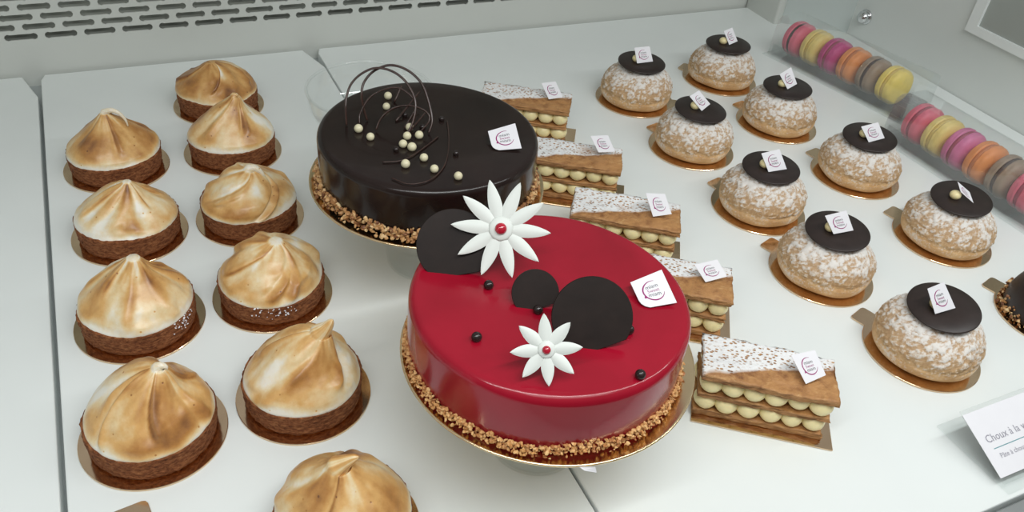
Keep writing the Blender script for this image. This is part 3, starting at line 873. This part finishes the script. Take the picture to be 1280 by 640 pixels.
def cake_body(parent, mat, r, h, seed):
    prof = [(0.01, 0.0), (r - 0.003, 0.0), (r - 0.0015, 0.002), (r - 0.0004, 0.006), (r, 0.012)]
    rr = 0.0062
    prof += [(r, h - rr)]
    for k in range(1, 11):
        a = PI / 2 * k / 10
        prof.append((r - rr * 0.85 + rr * 0.85 * math.cos(a), h - rr + rr * math.sin(a)))
    for q in (0.85, 0.7, 0.5, 0.3, 0.12, 0.01): prof.append(((r - rr) * q, h + 0.0002))
    def fn(th, i, a, z):
        d = 0.0006 * noise.noise(Vector((math.cos(th) * 2.2 + seed, math.sin(th) * 2.2, z * 40))) if i > 1 else 0
        return a + (d if a > 0.5 * r else 0), z
    V, F = lathe(prof, 160, fn)
    return mk('glazed_body', V, F, MAT[mat], parent)

def crumb_ring(parent, mat, r, seed, n, zmax, s0, s1, spread=0.003):
    rnd = random.Random(seed); pts = []
    for k in range(n):
        a = 2 * PI * k / n + rnd.uniform(-0.03, 0.03)
        band = zmax * (0.8 + 0.35 * noise.noise(Vector((math.cos(a) * 3, math.sin(a) * 3, seed))))
        z = band * rnd.random() ** 0.9
        q = r + (1 - (z / zmax)) * rnd.uniform(-0.0004, spread) + rnd.uniform(-0.0006, 0.0006)
        pts.append((q * math.cos(a), q * math.sin(a), z + 0.0012))
    V, F = chunk_cloud(pts, seed + 1, s0, s1)
    o = mk('crumb_border', V, F, MAT[mat], parent, False); o['kind'] = 'stuff'
    o['label'] = 'golden crumb border round the foot'
    return o

def pearl(parent, mat, x, y, z, r, name, px, py, pz):
    V, F = sphere_data(r, 18, 12)
    o = mk(name, V, F, MAT[mat], parent); o.location = (x - px, y - py, z - pz)
    return o

# chocolate cake
CX, CY, CZ = 0.2050, 0.5225, ZB + 0.0018
HC = 0.0435
cc = thing('chocolate_cake', 'round dark chocolate cake with ivory pearls, chocolate rings and crumb foot', 'cake', (CX, CY, CZ))
cake_body(cc, 'glaze_choc', 0.0838, HC, 3.0)
crumb_ring(cc, 'crumb', 0.0842, 31, 1500, 0.0125, 0.0010, 0.0024, 0.0042)
TOPZ = CZ + HC
for (x, y) in [[0.1906, 0.579], [0.184, 0.5628], [0.1533, 0.5349], [0.1583, 0.5214], [0.1906, 0.5272], [0.1845, 0.5153], [0.1935, 0.5141], [0.1779, 0.5052], [0.1826, 0.4991], [0.186, 0.4832], [0.1706, 0.4787], [0.1879, 0.4671], [0.2006, 0.4536]]:
    r = 0.0031 + 0.0006 * noise.noise(Vector((x * 900, y * 900, 0)))
    pearl(cc, 'pearl_w', x, y, TOPZ + r * 0.8, r, 'ivory_pearl', CX, CY, CZ)
for (x, y) in [[0.2191, 0.5342], [0.2108, 0.4836], [0.171, 0.5007], [0.1938, 0.5475], [0.2005, 0.5264]]:
    pearl(cc, 'pearl_d', x, y, TOPZ + 0.0015, 0.0022, 'dark_pearl', CX, CY, CZ)
HOOPS = [
 [[0.1470, 0.5450, 0.1262], [0.1481, 0.55, 0.1378], [0.1501, 0.5543, 0.144], [0.1553, 0.5588, 0.1523], [0.1638, 0.5601, 0.1591], [0.1743, 0.5581, 0.1634], [0.1847, 0.5517, 0.1626], [0.1924, 0.5429, 0.1575], [0.196, 0.5331, 0.1487], [0.1945, 0.5266, 0.1403], [0.1898, 0.5215, 0.1316], [0.1850, 0.5190, 0.1262]],
 [[0.1640, 0.5480, 0.1262], [0.1622, 0.5520, 0.1360], [0.1621, 0.5553, 0.1445], [0.1655, 0.5599, 0.1518], [0.1736, 0.5618, 0.1591], [0.1853, 0.5595, 0.1638], [0.1961, 0.5522, 0.1624], [0.2041, 0.5421, 0.1558], [0.2065, 0.532, 0.1459], [0.2063, 0.5219, 0.1343], [0.2023, 0.5173, 0.1265]],
 [[0.1568, 0.5448, 0.1262], [0.1589, 0.5495, 0.1319], [0.1678, 0.5536, 0.142], [0.1787, 0.5526, 0.1478], [0.1893, 0.5485, 0.1498], [0.1973, 0.54, 0.1451], [0.1981, 0.5347, 0.1396], [0.1918, 0.531, 0.1316], [0.1870, 0.5290, 0.1262]],
 [[0.1657, 0.5313, 0.1271], [0.1711, 0.5348, 0.1345], [0.1799, 0.5352, 0.1405], [0.1896, 0.5324, 0.1433], [0.1979, 0.5273, 0.1428], [0.203, 0.5221, 0.1401], [0.2024, 0.5184, 0.1355], [0.1957, 0.5167, 0.1293], [0.1920, 0.5160, 0.1262]],
 [[0.2227, 0.5316, 0.1264], [0.215, 0.5084, 0.1264], [0.206, 0.487, 0.1264], [0.1965, 0.4704, 0.1264], [0.1848, 0.4587, 0.1264], [0.1739, 0.4545, 0.1264], [0.1636, 0.4565, 0.1264], [0.1564, 0.466, 0.1264]],
 [[0.1565, 0.4875, 0.1264], [0.1671, 0.4856, 0.1264], [0.177, 0.4884, 0.1264], [0.1915, 0.4981, 0.1264], [0.2074, 0.5105, 0.1264]]]
for k, H in enumerate(HOOPS):
    P = [p - Vector((CX, CY, CZ)) for p in catmull(H, 8)]
    V, F = tube(P, 0.00062 if k < 4 else 0.0005, 8, 1.5 if k < 4 else 1.0)
    mk('chocolate_ring', V, F, MAT['ribbon'], cc)
for a, b in (((0.1931, 0.5706, 0.1262), (0.2014, 0.5777, 0.136)), ((0.1847, 0.5414, 0.1262), (0.2123, 0.5651, 0.136)), ((0.1860, 0.5200, 0.1262), (0.2080, 0.5380, 0.1330))):
    P = [Vector(a).lerp(Vector(b), q / 6) - Vector((CX, CY, CZ)) for q in range(7)]
    V, F = tube(P, lambda q: 0.0008 * (1 - 0.5 * q) + 0.0002, 8)
    mk('chocolate_stick', V, F, MAT['ribbon'], cc)
card((CX, CY, CZ), 0, cc, [0.2427, 0.4992, 0.1318], [0.2651, 0.4994, 0.1352], [0.2601, 0.4755, 0.1278], [0.2391, 0.4807, 0.1262], fold=True)

# red cake
RX, RY, RZ = 0.2072, 0.3215, ZB + 0.0018
rc = thing('red_cake', 'round glossy red glazed cake with white daisies and chocolate discs', 'cake', (RX, RY, RZ))
cake_body(rc, 'glaze_red', 0.0842, HC, 8.0)
crumb_ring(rc, 'crumb_red', 0.0843, 41, 2600, 0.0088, 0.0006, 0.0015, 0.0035)
for (x, y) in [[0.1736, 0.3383], [0.1496, 0.2997], [0.1919, 0.309], [0.2339, 0.2768], [0.2213, 0.2442]]:
    pearl(rc, 'pearl_d', x, y, TOPZ + 0.0024, 0.0030, 'dark_pearl', RX, RY, RZ)
card((RX, RY, RZ), 0, rc, [0.2539, 0.3097, 0.1312], [0.2761, 0.3106, 0.1348], [0.2737, 0.2875, 0.1280], [0.2523, 0.2912, 0.1262], fold=True)

def frame_from(n, upish):
    n = n.normalized(); u = (upish - n * upish.dot(n)).normalized(); r = u.cross(n).normalized()
    return r, u, n

def standing_disc(c, r, cut, roll, n=None):
    """a chocolate disc with a straight cut, standing on the glaze"""
    n = -Ff if n is None else n
    rr, uu, nn = frame_from(n, Uu)
    c = Vector(c) - Vector((RX, RY, RZ))
    ca, sa = math.cos(roll), math.sin(roll)
    out = []
    a0 = math.acos(max(-1, min(1, cut / r)))
    for k in range(60):
        a = -PI / 2 + a0 + (2 * PI - 2 * a0) * k / 59
        out.append((r * math.cos(a), r * math.sin(a)))
    V = []; th = 0.0011
    for s, q in ((th, 0.985), (th * 0.6, 1.0), (-th * 0.6, 1.0), (-th, 0.985)):
        for x, y in out:
            x, y = x * q * ca - y * q * sa, x * q * sa + y * q * ca
            V.append(c + rr * x + uu * y + nn * s)
    n_ = len(out); F = [tuple(range(n_)), tuple(reversed(range(3 * n_, 4 * n_)))]
    for j in range(3):
        for k in range(n_):
            F.append((j * n_ + k, (j + 1) * n_ + k, (j + 1) * n_ + (k + 1) % n_, j * n_ + (k + 1) % n_))
    return mk('chocolate_disc', V, F, MAT['choc2'], rc, False)
standing_disc([0.1620, 0.3672, 0.1386], 0.0222, 0.0182, D2R(10))
standing_disc([0.1940, 0.3182, 0.1324], 0.0138, 0.0092, D2R(18))
standing_disc([0.2112, 0.2830, 0.1388], 0.0226, 0.0182, D2R(20))

def daisy(c, R_, n, roll, bead, forward, petw=0.29):
    nn = (-Ff * 1.0 + Vector((0, 0, 0.0))).normalized()
    rr, uu, nn = frame_from(nn, Uu)
    cw = Vector(c); ray = (cw - Vector((0, 0, 0.44433))).normalized()
    c = cw - ray * forward - Vector((RX, RY, RZ))
    V, F = [], []
    for p in range(n):
        a = roll + 2 * PI * p / n
        d = Vector((math.cos(a), math.sin(a))); e = Vector((-d.y, d.x))
        L0, L1 = R_ * 0.10, R_
        nl, nw = 14, 8
        for side in (1, -1):
            b = len(V)
            for i in range(nl + 1):
                t = i / nl
                s = lerp(L0, L1, t)
                w = R_ * petw * 0.43 * (math.sin(PI * min(1, t ** 0.85 * 0.98 + 0.02)) ** 0.75 + 0.10 * (1 - t))
                for j in range(nw + 1):
                    q = -1 + 2 * j / nw
                    h = 0.0009 * (1 - q * q) * (0.4 + 0.6 * math.sin(PI * min(1, t + 0.1))) if side > 0 else -0.0006
                    xy = d * s + e * (w * q)
                    V.append(c + rr * xy.x + uu * xy.y + nn * (h + 0.0012 * t * t))
            for i in range(nl):
                for j in range(nw):
                    v = b + i * (nw + 1) + j
                    f = (v, v + nw + 1, v + nw + 2, v + 1)
                    F.append(f if side > 0 else tuple(reversed(f)))
    b = len(V)
    hv, hf = lathe([(R_ * 0.24, -0.0008), (R_ * 0.25, 0.0006), (R_ * 0.2, 0.0016), (R_ * 0.05, 0.0016)], 28)
    V += [c + rr * v[0] + uu * v[1] + nn * v[2] for v in hv]
    F += [tuple(i + b for i in f) for f in hf]
    o = mk('daisy', V, F, MAT['fondant'], rc)
    o['label'] = '%d petalled white sugar daisy' % n
    hv, hf = sphere_data(bead, 18, 12)
    k = mk('flower_centre', [c + rr * v[0] + uu * v[1] + nn * (v[2] * 0.8 + 0.002) for v in hv], hf, MAT['redbead'], o)
    k['label'] = 'shiny red bead'
daisy([0.1931, 0.3675, 0.1440], 0.0300, 10, D2R(-5), 0.0036, 0.0125, 0.30)
daisy([0.1754, 0.2684, 0.1387], 0.0190, 8, D2R(4), 0.0023, 0.004, 0.40)

# ------------------------------------------------------------------ macarons in clear boxes
def shell_prof(sgn, R_=0.0228):
    # foot (ruffle) then smooth dome, axis along local x
    return [(0.002, 0.0022), (R_ * 0.97, 0.0022), (R_ * 1.0, 0.0034), (R_ * 0.985, 0.0050), (R_ * 0.975, 0.0056), (R_ * 0.99, 0.0075), (R_ * 0.93, 0.0100), (R_ * 0.78, 0.0122), (R_ * 0.5, 0.0133), (R_ * 0.2, 0.0136), (0.0005, 0.0136)]

def macaron(label, x, y, z, ang, colr, fill, seed, group, tilt=0.0):
    t = thing('macaron', label, 'macaron', (x, y, z), ang, group)
    for s in (-1, 1):
        def fn(th, i, r, zz):
            if 1 <= i <= 4: r *= 1 + 0.05 * noise.noise(Vector((math.cos(th) * 9 + seed, math.sin(th) * 9, i * 1.3 + s)))
            return r, zz
        V, F = lathe(shell_prof(s), 48, fn)
        V = [(s * v[2], v[0], v[1] * (1 if s > 0 else -1)) for v in V]
        if tilt: V = [Matrix.Rotation(tilt, 3, 'Z') @ Vector(v) for v in V]
        mk('shell', V, F, MCM[colr], t)
    V, F = lathe([(0.002, -0.0024), (0.0212, -0.0024), (0.0218, 0.0), (0.0212, 0.0024), (0.002, 0.0024)], 40)
    V = [(v[2], v[0], v[1]) for v in V]
    mk('filling', V, F, MAT[fill], t)
    return t

def clear_box(label, x, y, ang, L, W=0.058, H=0.0525, group='long clear macaron boxes'):
    t = thing('macaron_box', label, 'box', (x, y, 0.0004), ang, group)   # local +x runs to the front, local y across
    def shell(name, prof, l0, l1, th, closed_bottom, mat):
        V, F = [], []
        n = len(prof)
        for inner in (0, 1):
            for xx in ((l0 + th * inner), (l1 - th * inner)):
                for (py, pz) in prof:
                    k = th * inner
                    V.append((xx, py - math.copysign(min(abs(py), k), py), pz - (k if pz > 0.004 else 0)))
        for s in (0, 1):
            b = s * 2 * n
            for k in range(n - 1): F.append((b + k, b + k + 1, b + n + k + 1, b + n + k) if s == 0 else (b + n + k, b + n + k + 1, b + k + 1, b + k))
            F.append(tuple(b + k for k in range(n)) if s == 0 else tuple(b + k for k in reversed(range(n))))
            F.append(tuple(b + n + k for k in reversed(range(n))) if s == 0 else tuple(b + n + k for k in range(n)))
        return mk(name, V, F, MAT[mat], t, False)
    prof = [(-W / 2, 0.0015)]
    rr = 0.010
    for k in range(7):
        a = PI - PI / 2 * k / 6
        prof.append((-W / 2 + 0.002 + rr + rr * math.cos(a), H - rr + rr * math.sin(a)))
    for k in range(7):
        a = PI / 2 - PI / 2 * k / 6
        prof.append((W / 2 - 0.002 - rr + rr * math.cos(a), H - rr + rr * math.sin(a)))
    prof.append((W / 2, 0.0015))
    shell('lid', prof, 0.0, L, 0.0005, False, 'blister')
    # base tray with a flat lip all round
    bm = bm_box(-0.004, L + 0.004, -W / 2 - 0.006, W / 2 + 0.006, 0.0, 0.0012, 0.0004, 1)
    from_bm('base_tray', bm, MAT['blister'], t, False)
    bm = bmesh.new()
    for sy in (-1, 1):
        v = bmesh.ops.create_cube(bm, size=1.0)['verts']
        bmesh.ops.scale(bm, vec=(L - 0.004, 0.0006, 0.013), verts=v)
        bmesh.ops.translate(bm, vec=(L / 2, sy * (W / 2 - 0.006), 0.0082), verts=v)
    from_bm('inner_rail', bm, MAT['blister'], t, False)
    return t

def along(x, y, ang, a, b):
    return x + a * math.cos(ang) - b * math.sin(ang), y + a * math.sin(ang) + b * math.cos(ang)
A1 = math.atan2(-0.152, 0.030); B1 = (0.8245, 0.8060)
A2 = math.atan2(-0.150, 0.003); B2 = (0.8130, 0.5780)
clear_box('long clear macaron box at the back, ending in a bright yellow macaron', B1[0], B1[1], A1, 0.208)
clear_box('long clear macaron box nearer the right edge of the photo', B2[0], B2[1], A2, 0.198)
S1 = [('pink', 'fill_dark', 'pink macaron at the back end of the rear box'), ('yellow', 'fill_yellow', 'pale yellow macaron between the pink and the magenta one in the rear box'),
      ('magenta', 'fill_pink', 'deep magenta macaron in the rear box'), ('orange', 'fill_orange', 'orange macaron in the rear box'),
      ('taupe', 'fill_dark', 'grey-brown macaron with dark filling in the rear box'), ('bright', 'fill_yellow', 'bright yellow macaron at the front end of the rear box')]
S2 = [('pink', 'fill_pink', 'pink macaron at the back end of the front box'), ('yellow', 'fill_yellow', 'yellow macaron in the front box'),
      ('rose', 'fill_pink', 'mauve-pink macaron in the front box'), ('orange', 'fill_orange', 'orange macaron in the front box'),
      ('taupe', 'fill_dark', 'grey-brown macaron in the front box'), ('pink', 'fill_pink', 'pink macaron cut off by the right edge of the photo')]
for k, (c, f, lab) in enumerate(S1):
    x, y = along(*B1, A1, 0.0225 + 0.0292 * k, 0.001)
    macaron(lab, x, y, 0.0249, A1 - D2R(7), c, f, k + 1, 'macarons in the rear clear box')
for k, (c, f, lab) in enumerate(S2):
    x, y = along(*B2, A2, 0.0260 + 0.0288 * k, 0.000)
    macaron(lab, x, y, 0.0249, A2 - D2R(3), c, f, k + 11, 'macarons in the front clear box')

# ------------------------------------------------------------------ label holder in the front right corner
sg = thing('sign_holder', 'clear acrylic label holder lying near the front rail', 'sign holder', (0.492, 0.158, 0.0004))
WS = 0.150
def slab(name, x0, x1, p0, p1, th, mat, parent, bev=0.0003):
    """slab from (y,z) p0 to (y,z) p1 across x0..x1"""
    dy, dz = p1[0] - p0[0], p1[1] - p0[1]; l = math.hypot(dy, dz); ny_, nz_ = -dz / l * th, dy / l * th
    bm = bmesh.new()
    P = [(x0, *p0), (x1, *p0), (x1, *p1), (x0, *p1)]
    lo = [bm.verts.new(p) for p in P]; hi = [bm.verts.new((p[0], p[1] + ny_, p[2] + nz_)) for p in P]
    bm.faces.new(list(reversed(lo))); bm.faces.new(hi)
    for k in range(4): bm.faces.new((lo[k], lo[(k + 1) % 4], hi[(k + 1) % 4], hi[k]))
    bmesh.ops.bevel(bm, geom=bm.edges[:], offset=bev, segments=1, affect='EDGES')
    return from_bm(name, bm, MAT[mat], parent, False)
slab('base_plate', 0.0, WS, (0.0, 0.0), (0.064, 0.0), 0.002, 'blister', sg)
slab('front_plate', 0.0, WS, (0.006, 0.0035), (0.056, 0.0245), 0.0015, 'blister', sg)
cdw = thing('price_card', 'white paper label reading Choux à la vanille in the clear holder', 'label', (0.489, 0.157, 0.0004))
slab('card', 0.002, WS - 0.004, (0.0105, 0.0068), (0.0535, 0.0249), 0.0004, 'paper', cdw, 0.0001)
def put_text(body, size, x, s, mat, name='lettering'):
    V, F = text_mesh(body, size)
    x0 = min(v[0] for v in V)
    dy, dz = 0.0430, 0.0181; l = math.hypot(dy, dz); dy /= l; dz /= l
    P = [(x + v[0] - x0, 0.0105 + dy * (s + v[1]) - dz * 0.00055, 0.0068 + dz * (s + v[1]) + dy * 0.00055) for v in V]
    return mk(name, P, F, MAT[mat], cdw, False)
put_text('Choux à la vanille', 0.0078, 0.009, 0.0235, 'inkgrey')
put_text('Pâte à choux et crème vanille', 0.0050, 0.013, 0.0115, 'inkgrey')
dy, dz = 0.0430, 0.0181; l = math.hypot(dy, dz); dy /= l; dz /= l
V = [(a, 0.0105 + dy * s - dz * 0.0005, 0.0068 + dz * s + dy * 0.0005) for a, s in ((0.011, 0.0185), (0.135, 0.0185), (0.135, 0.0191), (0.011, 0.0191))]
mk('rule_line', V, [(0, 1, 2, 3)], MAT['teal'], cdw, False)

# ------------------------------------------------------------------ light
w = bpy.data.worlds.new('World'); SC.world = w; w.use_nodes = True
nt = w.node_tree; nt.nodes.clear()
wo = nt.nodes.new('ShaderNodeOutputWorld'); bg = nt.nodes.new('ShaderNodeBackground')
tc = nt.nodes.new('ShaderNodeTexCoord'); sp = nt.nodes.new('ShaderNodeSeparateXYZ'); cr = nt.nodes.new('ShaderNodeValToRGB')
nt.links.new(tc.outputs['Generated'], sp.inputs[0]); nt.links.new(sp.outputs[2], cr.inputs[0])
e = cr.color_ramp.elements; e[0].position = 0.0; e[0].color = (0.20, 0.20, 0.19, 1); e[1].position = 0.75; e[1].color = (0.87, 0.89, 0.88, 1)
nt.links.new(cr.outputs[0], bg.inputs[0]); bg.inputs[1].default_value = 0.46
nt.links.new(bg.outputs[0], wo.inputs[0])

def area(name, loc, rot, sx, sy, power, color=(1, 1, 1)):
    l = bpy.data.lights.new(name, 'AREA'); l.shape = 'RECTANGLE'; l.size = sx; l.size_y = sy; l.energy = power; l.color = color
    o = bpy.data.objects.new(name, l); COL.objects.link(o); o.location = loc; o.rotation_euler = rot
    return o
area('led_strip', (0.30, 0.12, 0.60), (D2R(14), 0, 0), 1.4, 0.03, 4.0, (0.97, 1.0, 1.0))
area('shop_ceiling_light', (0.15, -0.5, 1.6), (D2R(28), 0, 0), 1.4, 0.6, 9.0, (0.97, 1.0, 0.99))

SC.view_settings.view_transform = 'Standard'; SC.view_settings.look = 'None'
SC.view_settings.exposure = -0.10; SC.view_settings.gamma = 1.0
try: SC.view_settings.use_curve_mapping = False
except Exception: pass
